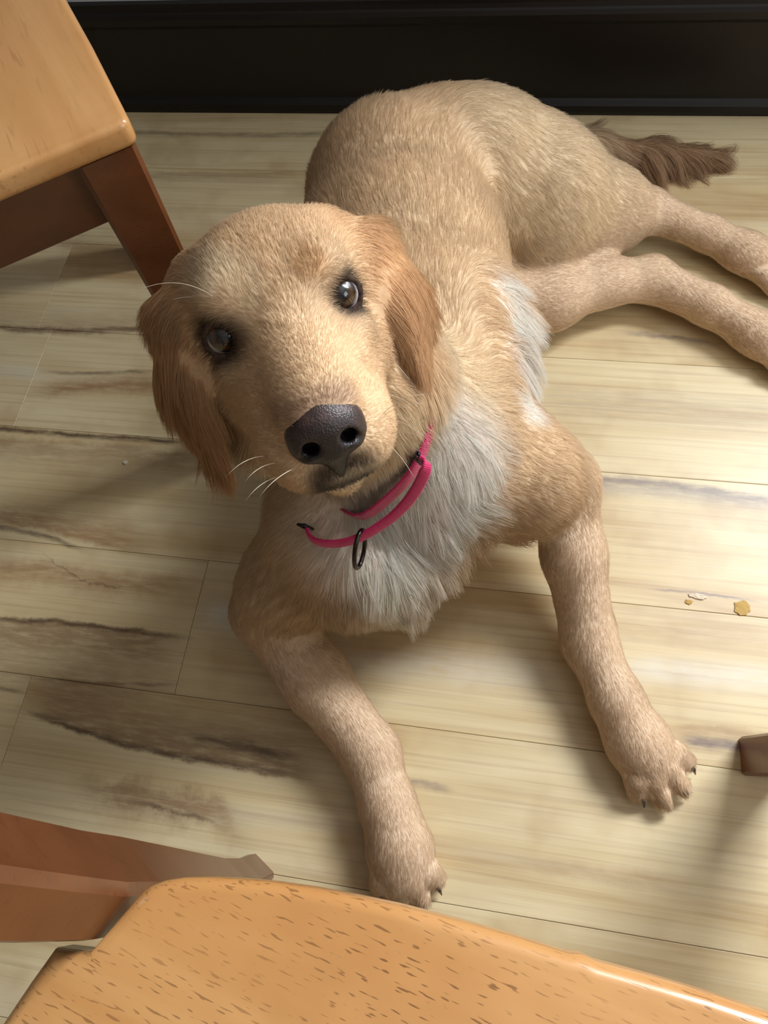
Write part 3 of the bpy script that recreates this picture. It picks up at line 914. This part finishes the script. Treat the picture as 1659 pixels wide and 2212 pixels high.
# coat pattern: white bib, throat, belly; paler feet; darker ears; greyish bridge of the nose
SK = bv
for c, r0, r1, s in ZONES_WHITE:
    tint(c, r0, r1, WHITE, s)
for c, r0, r1, col, s in ZONES_TINT:
    tint(c, r0, r1, col, s)
hmask = (regw['head'] + regw['muzzle'] + regw['jaw'] + regw['lid'])
LIP = np.array(srgb(38, 28, 26))
def htint(c, r, col, s=1.0):
    global colr
    q = np.linalg.norm((hloc - V(*c)) / V(*r), axis=1)
    t = np.clip((1.25 - q) / .6, 0, 1); t = (t * t * (3 - 2 * t) * s * (hmask > .3))[:, None]
    colr = colr * (1 - t) + np.array(col) * t
htint((0, .072, -.034), (.022, .020, .012), srgb(150, 116, 96), .8)      # greyish bridge behind the nose
htint((0, .070, -.074), (.021, .024, .017), srgb(46, 36, 33), .92)       # dark lip below the nose
htint((-.012, .0, .022), (.012, .03, .020), srgb(236, 212, 178), .7)
htint((-.030, -.010, .032), (.02, .03, .016), srgb(240, 220, 190), .7)
htint((.024, .0, .022), (.012, .03, .010), srgb(204, 160, 112), .7)
htint((-.036, .005, .0), (.019, .03, .017), srgb(70, 50, 38), .75)
htint((.010, .055, -.080), (.022, .03, .012), srgb(232, 212, 182), .6)
z = np.clip(1 - np.abs(hloc[:, 2] + .083) / .006, 0, 1) * np.clip((hloc[:, 1] - .045) / .02, 0, 1) * (hmask > .3) * np.clip((.034 - np.abs(hloc[:, 0])) / .02, 0, 1)
colr = colr * (1 - z[:, None]) + LIP * z[:, None]
bald = np.zeros(N)
for c, d in EYES:
    rr = np.linalg.norm(bv - (c + d * .006), axis=1)
    bald = np.maximum(bald, np.clip((.0135 - rr) / .002, 0, 1))
    zz = np.clip((.0175 - rr) / .005, 0, 1)[:, None]
    colr = colr * (1 - zz) + np.array(srgb(44, 32, 28)) * zz
nose_c = hd(0, .080, -.048)
bald = np.maximum(bald, np.clip((.020 - np.linalg.norm((bv - nose_c) * 1.0, axis=1)) / .003, 0, 1))
dens *= (1 - bald)

# ---- body mesh object
dog = empty('dog', (-.02, .45, 0))
tag(dog, 'golden dog with white bib lying on the floor, head raised to the viewer', 'dog')
fur_skin = NT('golden_coat_skin')
at = fur_skin.n('ShaderNodeAttribute', attribute_name='coat_colour')
nz = fur_skin.noise(fur_skin.n('ShaderNodeNewGeometry').outputs['Position'], 260.0, 3.0, 0.6)
fur_skin.l(fur_skin.mix(fur_skin.smooth(nz, .3, .7, 0.0, .22), at.outputs['Color'], (.30, .19, .11, 1)), fur_skin.b.inputs['Base Color'])
fur_skin.b.inputs['Roughness'].default_value = 0.8
fur_skin.b.inputs['Specular IOR Level'].default_value = 0.15
body = np_mesh('body', bv, bq, fur_skin.mat, dog)
ca = body.data.attributes.new('coat_colour', 'FLOAT_COLOR', 'POINT')
ca.data.foreach_set('color', np.concatenate([colr, np.ones((N, 1))], 1).astype(np.float32).ravel())
vn = np.zeros(N * 3, np.float32); body.data.vertices.foreach_get('normal', vn); vn = vn.reshape(-1, 3).astype(float)

# ---- eyes
def eye_material():
    m = NT('brown_dog_eye')
    at = m.n('ShaderNodeAttribute', attribute_name='iris_radius')
    r = at.outputs['Fac']
    col = m.ramp(r, [(0.0, (.003, .003, .004)), (.36, (.003, .003, .004)), (.41, srgb(36, 22, 11)), (.60, srgb(78, 50, 26)), (.74, srgb(30, 20, 11)), (.79, srgb(14, 10, 9)), (.88, srgb(110, 102, 108)), (1.0, srgb(200, 188, 190))])
    m.l(col, m.b.inputs['Base Color'])
    m.b.inputs['Roughness'].default_value = 0.25
    m.b.inputs['Coat Weight'].default_value = 1.0
    m.b.inputs['Coat Roughness'].default_value = 0.02
    return m.mat
EYEM = eye_material()
for c, d in EYES:
    R = .0122
    bm = bmesh.new()
    bmesh.ops.create_uvsphere(bm, u_segments=40, v_segments=28, radius=R)
    cc = Vector(c)
    gaze = (Vector((0, 0, .8)) - cc).normalized()
    vsx = [v.co.copy() for v in bm.verts]
    for v in bm.verts:
        a = v.co.normalized().angle(gaze)
        bul = .0009 * max(0.0, 1 - (a / .62) ** 2)             # corneal bulge
        v.co = cc + v.co + v.co.normalized() * bul
    o = bm_obj('eye', bm, EYEM, dog, True)
    me = o.data
    at_ = me.attributes.new('iris_radius', 'FLOAT', 'POINT')
    at_.data.foreach_set('value', [min(1.0, (v.co - cc).normalized().angle(gaze) / 1.1) for v in me.vertices])

# ---- nose leather
def nose_material():
    m = NT('dark_nose_leather')
    geo = m.n('ShaderNodeNewGeometry')
    vo = m.n('ShaderNodeTexVoronoi'); vo.inputs['Scale'].default_value = 900.0
    m.l(geo.outputs['Position'], vo.inputs['Vector'])
    n2 = m.noise(geo.outputs['Position'], 70.0, 3.0, 0.6)
    col = m.mix(m.smooth(n2, .35, .7), (*srgb(44, 34, 33), 1), (*srgb(84, 62, 58), 1))
    at = m.n('ShaderNodeAttribute', attribute_name='nose_tone')
    col = m.mix(at.outputs['Fac'], (*srgb(22, 18, 20), 1), col)
    m.l(col, m.b.inputs['Base Color'])
    m.b.inputs['Roughness'].default_value = 0.42
    m.b.inputs['Specular IOR Level'].default_value = 0.5
    bump = m.n('ShaderNodeBump'); bump.inputs['Strength'].default_value = 0.45; bump.inputs['Distance'].default_value = 0.0006
    m.l(vo.outputs['Distance'], bump.inputs['Height']); m.l(bump.outputs[0], m.b.inputs['Normal'])
    return m.mat
BODYPR = PR
PR = []
el(hd(0, .075, -.0430), (.0206, .0165, .0138), HAX, .004, 'nose')
rc(hd(-.0100, .0765, -.0510), hd(.0100, .0765, -.0510), .0114, .0114, .006, 'nose')
rc(hd(0, .0765, -.058), hd(0, .0705, -.074), .0090, .0045, .006, 'nose')
rc(hd(0, .057, -.028), hd(0, .074, -.035), .010, .011, .008, 'nose')
for s in (-1, 1):
    rc(hd(s * .0098, .0950, -.0512), hd(s * .0108, .078, -.0502), .0046, .0040, .0030, 'nose', op='-')
    rc(hd(s * .0125, .0890, -.0527), hd(s * .0200, .0800, -.0572), .0024, .0010, .0030, 'nose', op='-')
rc(hd(0, .0925, -.056), hd(0, .077, -.079), .0012, .0010, .0015, 'nose', op='-')
nv, nq = mesh_field(PR, 0.0007, hd(0, .075, -.045) - .045, hd(0, .075, -.045) + .045)
nose = np_mesh('nose', nv, nq, nose_material(), dog)
nl = (nv - HO) @ HAX.T
tone = np.clip((nl[:, 2] + .060) / .024, 0, 1)
for s in (-1, 1):
    dd = np.linalg.norm(nl - V(s * .0105, .084, -.0508), axis=1)
    tone *= np.clip((dd - .004) / .004, .03, 1)
ta = nose.data.attributes.new('nose_tone', 'FLOAT', 'POINT'); ta.data.foreach_set('value', tone.astype(np.float32))
PR = BODYPR

# ---- claws
CLAW = plain('dark_claw', srgb(52, 42, 38), 0.35, 0.5)
for b, d in CLAWS:
    b, d = Vector(b), Vector(d)
    path = [b - d * .006 + Vector((0, 0, .002)), b + Vector((0, 0, .003)), b + d * .005 + Vector((0, 0, .0005)), b + d * .0095 - Vector((0, 0, b.z * .55))]
    v, f = tube(path, [.0030, .0027, .0020, .0006], 8)
    mesh_obj('claw', v, f, CLAW, dog, True)

# ---- coat: combed hair grown from the skin
def vnoise(p, seed, freq):
    """smooth pseudo-noise vectors, coherent between neighbours (locks of hair)"""
    r = np.random.default_rng(seed)
    out = np.zeros((len(p), 3))
    for o in range(7):
        kx = r.normal(size=(3, 3)); kx /= np.linalg.norm(kx, axis=1)[:, None]
        fr = freq * r.uniform(.6, 1.9)
        ph = r.uniform(0, 6.28, 3)
        out += np.sin(p @ (kx.T * fr) + ph)
    return out / 2.6

fl = flow / np.maximum(np.linalg.norm(flow, axis=1), 1e-9)[:, None]
tri = np.concatenate([bq[:, [0, 1, 2]], bq[:, [0, 2, 3]]])
e1_, e2_ = bv[tri[:, 1]] - bv[tri[:, 0]], bv[tri[:, 2]] - bv[tri[:, 0]]
area = 0.5 * np.linalg.norm(np.cross(e1_, e2_), axis=1)
tn = vn[tri].mean(1)
tz = bv[tri][:, :, 2].mean(1)
td = dens[tri].mean(1)
under = np.where((tn[:, 2] < -.25), .25, 1.0) * np.where((tz < .012) & (tn[:, 2] < -.5), 0.0, 1.0)
wgt = area * td * under * 1e6 * HAIR
nh = int(wgt.sum())
ti = rng.choice(len(tri), nh, p=wgt / wgt.sum())
r1, r2 = np.sqrt(rng.random(nh)), rng.random(nh)
bc = np.stack([1 - r1, r1 * (1 - r2), r1 * r2], 1)
def samp(a):
    g = a[tri[ti]]
    return (g * (bc[:, :, None] if g.ndim == 3 else bc)).sum(1)
rp, rn, rf, rl, rlift, rcol = samp(bv), samp(vn), samp(fl), samp(hl), samp(lift), samp(colr)
rn /= np.maximum(np.linalg.norm(rn, axis=1), 1e-9)[:, None]
rw = {r: samp(regw[r]) for r in ('chest', 'neck', 'ear', 'tail', 'head', 'muzzle', 'body', 'leg', 'thigh')}
# longer furnishings: ear fringes, bib, belly, backs of the legs
for c, r0, r1_, L in ZONES_LONG:
    t = np.clip((np.linalg.norm(rp - np.array(c), axis=1) - r0) / (r1_ - r0), 0, 1)
    zl = 1 - t * t * (3 - 2 * t)
    rl = rl * (1 - zl) + L * zl
for c, r0, r1_, dv in ZONES_FLOW:
    t = np.clip((np.linalg.norm(rp - np.array(c), axis=1) - r0) / (r1_ - r0), 0, 1)
    zl = (1 - t * t * (3 - 2 * t))[:, None]
    rf = rf * (1 - zl) + np.array(dv) * zl
rl = rl * rng.uniform(.65, 1.15, nh)
grav = np.array([0, 0, -1.0])
longf = np.clip((rl - .012) / .03, 0, 1)[:, None]
d0 = rf + grav * (.10 + .35 * longf)
d0 -= (d0 * rn).sum(1)[:, None] * rn
d0 /= np.maximum(np.linalg.norm(d0, axis=1), 1e-9)[:, None]
j = vnoise(rp, 3, 120.0) * (.08 + .10 * longf) + vnoise(rp, 5, 420.0) * (.06 + .16 * longf) + rng.normal(size=(nh, 3)) * .06
jt = j - (j * rn).sum(1)[:, None] * rn
d0 = d0 + jt + rn * (rlift * rng.uniform(.5, 1.4, nh))[:, None]
d0 /= np.linalg.norm(d0, axis=1)[:, None]
curl = vnoise(rp, 9, 90.0) * .22 * longf + grav * .30 * longf - rn * (.10 * longf)
NP = 5
tt = np.linspace(0, 1, NP)
pts = rp[:, None, :] - rn[:, None, :] * np.where(rl < .01, .0002, .0006)[:, None, None] + rl[:, None, None] * (tt[None, :, None] * d0[:, None, :] + (tt ** 2)[None, :, None] * curl[:, None, :])
# long hair gathers into locks
from mathutils import kdtree
li = np.nonzero(rl > .017)[0]
gi = li[rng.random(len(li)) < .016]
kd = kdtree.KDTree(len(gi))
for a, p in enumerate(rp[gi]): kd.insert(p, a)
kd.balance()
near = gi[np.array([kd.find(p)[1] for p in rp[li]])]
off = pts[near] - rp[near][:, None, :]
pull = (np.clip((rl[li] - .017) / .018, 0, 1) * .62)[:, None, None] * (tt ** 1.3)[None, :, None]
pts[li] = pts[li] * (1 - pull) + (rp[near][:, None, :] * .75 + rp[li][:, None, :] * .25 + off) * pull
pts[:, :, 2] = np.maximum(pts[:, :, 2], .0008)
rad = np.where(rl < .008, .00011, .00016)[:, None] * (1 - .78 * tt[None, :] ** 1.5)
hv = 1 + rng.normal(size=nh) * .07 + vnoise(rp, 21, 60.0)[:, 0] * .05
hc = np.clip(rcol * 1.06 * hv[:, None], 0, .96)
cd = bpy.data.hair_curves.new('coat')
cd.add_curves([NP] * nh)
cd.attributes['position'].data.foreach_set('vector', pts.astype(np.float32).ravel())
ra_ = cd.attributes.get('radius') or cd.attributes.new('radius', 'FLOAT', 'POINT')
ra_.data.foreach_set('value', rad.astype(np.float32).ravel())
a_ = cd.attributes.new('hair_colour', 'FLOAT_COLOR', 'CURVE')
a_.data.foreach_set('color', np.concatenate([hc, np.ones((nh, 1))], 1).astype(np.float32).ravel())
a_ = cd.attributes.new('skin_normal', 'FLOAT_VECTOR', 'CURVE')
nn_ = rn + rng.normal(size=(nh, 3)) * np.where(rl < .01, .12, .2)[:, None]
a_.data.foreach_set('vector', (nn_ / np.linalg.norm(nn_, axis=1)[:, None]).astype(np.float32).ravel())
fm = NT('golden_dog_hair')
fm.l(fm.n('ShaderNodeAttribute', attribute_name='hair_colour').outputs['Color'], fm.b.inputs['Base Color'])
fm.l(fm.n('ShaderNodeAttribute', attribute_name='skin_normal').outputs['Vector'], fm.b.inputs['Normal'])
fm.b.inputs['Roughness'].default_value = 0.55
fm.b.inputs['Specular IOR Level'].default_value = 0.25
tr = fm.n('ShaderNodeBsdfTranslucent')
fm.l(fm.b.inputs['Base Color'].links[0].from_socket, tr.inputs['Color'])
mx = fm.n('ShaderNodeMixShader'); mx.inputs[0].default_value = 0.35
fm.l(fm.b.outputs[0], mx.inputs[1]); fm.l(tr.outputs[0], mx.inputs[2])
fm.l(mx.outputs[0], [n for n in fm.nt.nodes if n.type == 'OUTPUT_MATERIAL'][0].inputs['Surface'])
cd.materials.append(fm.mat)
coat = bpy.data.objects.new('coat', cd)
link(coat, dog); coat.matrix_parent_inverse = Matrix.Translation(-Vector(dog.location))
coat['kind'] = 'stuff'
print('hairs', nh, _time.time() - _t0)

# ------------------------------------------------------------------ whiskers and brow hairs
WHISK = plain('pale_whisker', srgb(240, 226, 204), 0.4, 0.4)
def bez(a, b, c, n=10):
    a, b, c = Vector(a), Vector(b), Vector(c)
    return [a * (1 - t) ** 2 + b * 2 * t * (1 - t) + c * t * t for t in (i / (n - 1) for i in range(n))]
for a, b, c in (
        ((-0.1705, 0.2650, 0.4776), (-0.1930, 0.2774, 0.4809), (-0.2113, 0.2626, 0.4830)), ((-0.1729, 0.2633, 0.4756), (-0.1899, 0.2742, 0.4678), (-0.2000, 0.2693, 0.4674)),
        ((-0.1328, 0.1882, 0.4401), (-0.1345, 0.1725, 0.4681), (-0.1460, 0.1654, 0.4558)), ((-0.1260, 0.1834, 0.4421), (-0.1272, 0.1693, 0.4654), (-0.1339, 0.1631, 0.4582)), ((-0.1259, 0.1793, 0.4336), (-0.1253, 0.1621, 0.4618), (-0.1347, 0.1560, 0.4496)),
        ((-0.0710, 0.2201, 0.4423), (-0.0579, 0.2091, 0.4765), (-0.0469, 0.2142, 0.4713)), ((-0.0705, 0.2196, 0.4416), (-0.0564, 0.2057, 0.4748), (-0.0470, 0.2100, 0.4695)), ((-0.0680, 0.2191, 0.4370), (-0.0521, 0.1972, 0.4702), (-0.0435, 0.1940, 0.4617)),
        ((-0.0665, 0.2122, 0.4339), (-0.0536, 0.1964, 0.4646), (-0.0464, 0.1942, 0.4623)), ((-0.0678, 0.2038, 0.4354), (-0.0548, 0.1843, 0.4594), (-0.0498, 0.1801, 0.4455)), ((-0.0809, 0.2887, 0.3934), (-0.0667, 0.2522, 0.4364), (-0.0628, 0.2533, 0.4251)),
        ((-0.1129, 0.1798, 0.4456), (-0.1125, 0.1567, 0.4793), (-0.1214, 0.1507, 0.4671))):
    v, f = tube(bez(a, b, c), [.00020 * (1 - .75 * i / 9) for i in range(10)], 5)
    mesh_obj('whisker', v, f, WHISK, dog, True)

# ------------------------------------------------------------------ collar
def webbing(col):
    m = NT('pink_nylon_webbing')
    tc = m.n('ShaderNodeTexCoord')
    w1 = m.n('ShaderNodeTexWave'); w1.inputs['Scale'].default_value = 260.0; w1.bands_direction = 'DIAGONAL'; w1.inputs['Distortion'].default_value = 1.0
    m.l(tc.outputs['Object'], w1.inputs['Vector'])
    c = m.mix(m.smooth(w1.outputs['Fac'], .2, .8, 0.0, .6), (*col, 1), (*[min(1, q * 1.7) for q in col], 1))
    m.l(c, m.b.inputs['Base Color'])
    m.b.inputs['Roughness'].default_value = 0.55
    m.b.inputs['Sheen Weight'].default_value = 0.3
    bump = m.n('ShaderNodeBump'); bump.inputs['Strength'].default_value = 0.5; bump.inputs['Distance'].default_value = 0.0006
    m.l(w1.outputs['Fac'], bump.inputs['Height']); m.l(bump.outputs[0], m.b.inputs['Normal'])
    return m.mat
PINK = webbing(srgb(188, 14, 88))
GUN = plain('gunmetal', srgb(70, 66, 66), 0.22, 0.5, 1.0)
BLK = plain('black_plastic', srgb(24, 22, 24), 0.4, 0.4)
axis = NM - NB; axis /= np.linalg.norm(axis)
cc = NB + axis * .087
collar = empty('dog_collar', tuple(cc)); tag(collar, 'bright pink webbing collar with dark metal ring on the dog neck', 'collar')
def ribbon(path, wdirs, width, thick, closed, name, mat):
    """strap with rounded edges following path; wdirs: width direction at each point"""
    n = len(path); rings = []
    for i in range(n):
        a = path[i - 1] if (closed or i) else path[i]
        b = path[(i + 1) % n] if (closed or i < n - 1) else path[i]
        t = (Vector(b) - Vector(a)).normalized(); w = Vector(wdirs[i]); w = (w - t * w.dot(t)).normalized(); s = t.cross(w)
        p = Vector(path[i]); h, q = width / 2, thick / 2
        rings.append([p + w * x + s * y for x, y in ((-h, -q * .5), (-h, q * .5), (-h + q, q), (h - q, q), (h, q * .5), (h, -q * .5), (h - q, -q), (-h + q, -q))])
    v, f = loft(rings, cap=not closed)
    if closed:
        m_ = len(rings[0])
        for k_ in range(m_): f.append(((n - 1) * m_ + k_, (n - 1) * m_ + (k_ + 1) % m_, (k_ + 1) % m_, k_))
    return mesh_obj(name, v, f, mat, collar, True)
# neck band: follows the skin all round
u0 = np.cross(axis, V(1, 0, 0)); u0 /= np.linalg.norm(u0); u1 = np.cross(axis, u0)
neck_pr = [q for q in PR if q['reg'] in ('neck', 'body', 'chest', 'shoulder')]
bandp = []
tilt = V(.25, -.05, 0)
for i in range(56):
    th = 2 * math.pi * i / 56
    dr = u0 * math.cos(th) + u1 * math.sin(th)
    dr = dr + axis * (dr @ V(.55, .20, 0)); dr /= np.linalg.norm(dr)
    rr = np.linspace(.02, .14, 241)
    offb = -.0015 + .0105 * max(0.0, min(1.0, (-dr[1] - (.45 if dr[0] > 0 else .2)) * 2.4))
    fv = field(cc + rr[:, None] * dr, neck_pr)
    bandp.append(cc + dr * (rr[np.argmax(fv > offb)] if (fv > offb).any() else .09))
bandp = np.array(bandp)
for _ in range(3): bandp = (np.roll(bandp, 1, 0) + bandp * 2 + np.roll(bandp, -1, 0)) / 4
ribbon([tuple(p) for p in bandp], [tuple(axis)] * 56, .015, .0026, True, 'band', PINK)
# control loop bowing out in front
lp = [(-0.1577, 0.2296, 0.2423), (-0.1545, 0.2221, 0.2435), (-0.1449, 0.2169, 0.2448), (-0.1295, 0.2169, 0.2466), (-0.1117, 0.2219, 0.2514), (-0.0928, 0.2315, 0.2617), (-0.0783, 0.2400, 0.2753), (-0.0674, 0.2476, 0.2936), (-0.0608, 0.2549, 0.3107), (-0.0624, 0.2593, 0.3157), (-0.0667, 0.2605, 0.3184)]
lpv = [Vector(p) for p in lp]
sm = []
for i in range(len(lpv) - 1):                                # Catmull-Rom
    p0, p1, p2, p3 = lpv[max(i - 1, 0)], lpv[i], lpv[i + 1], lpv[min(i + 2, len(lpv) - 1)]
    for s in range(6):
        t = s / 6
        sm.append(0.5 * ((2 * p1) + (p2 - p0) * t + (2 * p0 - 5 * p1 + 4 * p2 - p3) * t * t + (3 * p1 - p0 - 3 * p2 + p3) * t ** 3))
sm.append(lpv[-1])
mid = Vector(cc)
wd = []
for p in sm:
    out = (p - mid); out -= Vector(axis) * out.dot(Vector(axis)); out.normalize()
    wd.append(Vector(axis) - out * .45)
ribbon(sm, wd, .0095, .0032, False, 'control_loop', PINK)
# slide bars at both ends of the loop and the hanging ring
for p, q in (((-0.1591, 0.2298, 0.2434), (-0.1469, 0.2291, 0.2459)), ((-0.0657, 0.2602, 0.3177), (-0.0684, 0.2576, 0.3081))):
    p, q = Vector(p), Vector(q); t = (q - p).normalized(); A = Vector(axis)
    path = [p + A * .008 - t * .003, p + A * .008 + t * .003, p - A * .008 + t * .003, p - A * .008 - t * .003]
    v, f = tube(path, .0013, 8, True)
    mesh_obj('slide_bar', v, f, BLK, collar, True)
ra, rb = Vector((-0.1107, 0.2240, 0.2586)), Vector((-0.1129, 0.2051, 0.2309))
c_ = (ra + rb) / 2; lx = (rb - ra).normalized(); L_ = (rb - ra).length / 2
vd = (Vector((0, 0, .8)) - c_).normalized()
sd = lx.cross(vd).normalized()
dp = (vd * .93 + sd * .30); dp = (dp - lx * dp.dot(lx)).normalized()
path = [c_ + lx * L_ * math.cos(a) + dp * .0105 * math.sin(a) for a in (2 * math.pi * i / 36 for i in range(36))]
v, f = tube(path, .0019, 10, True)
mesh_obj('leash_ring', v, f, GUN, collar, True)
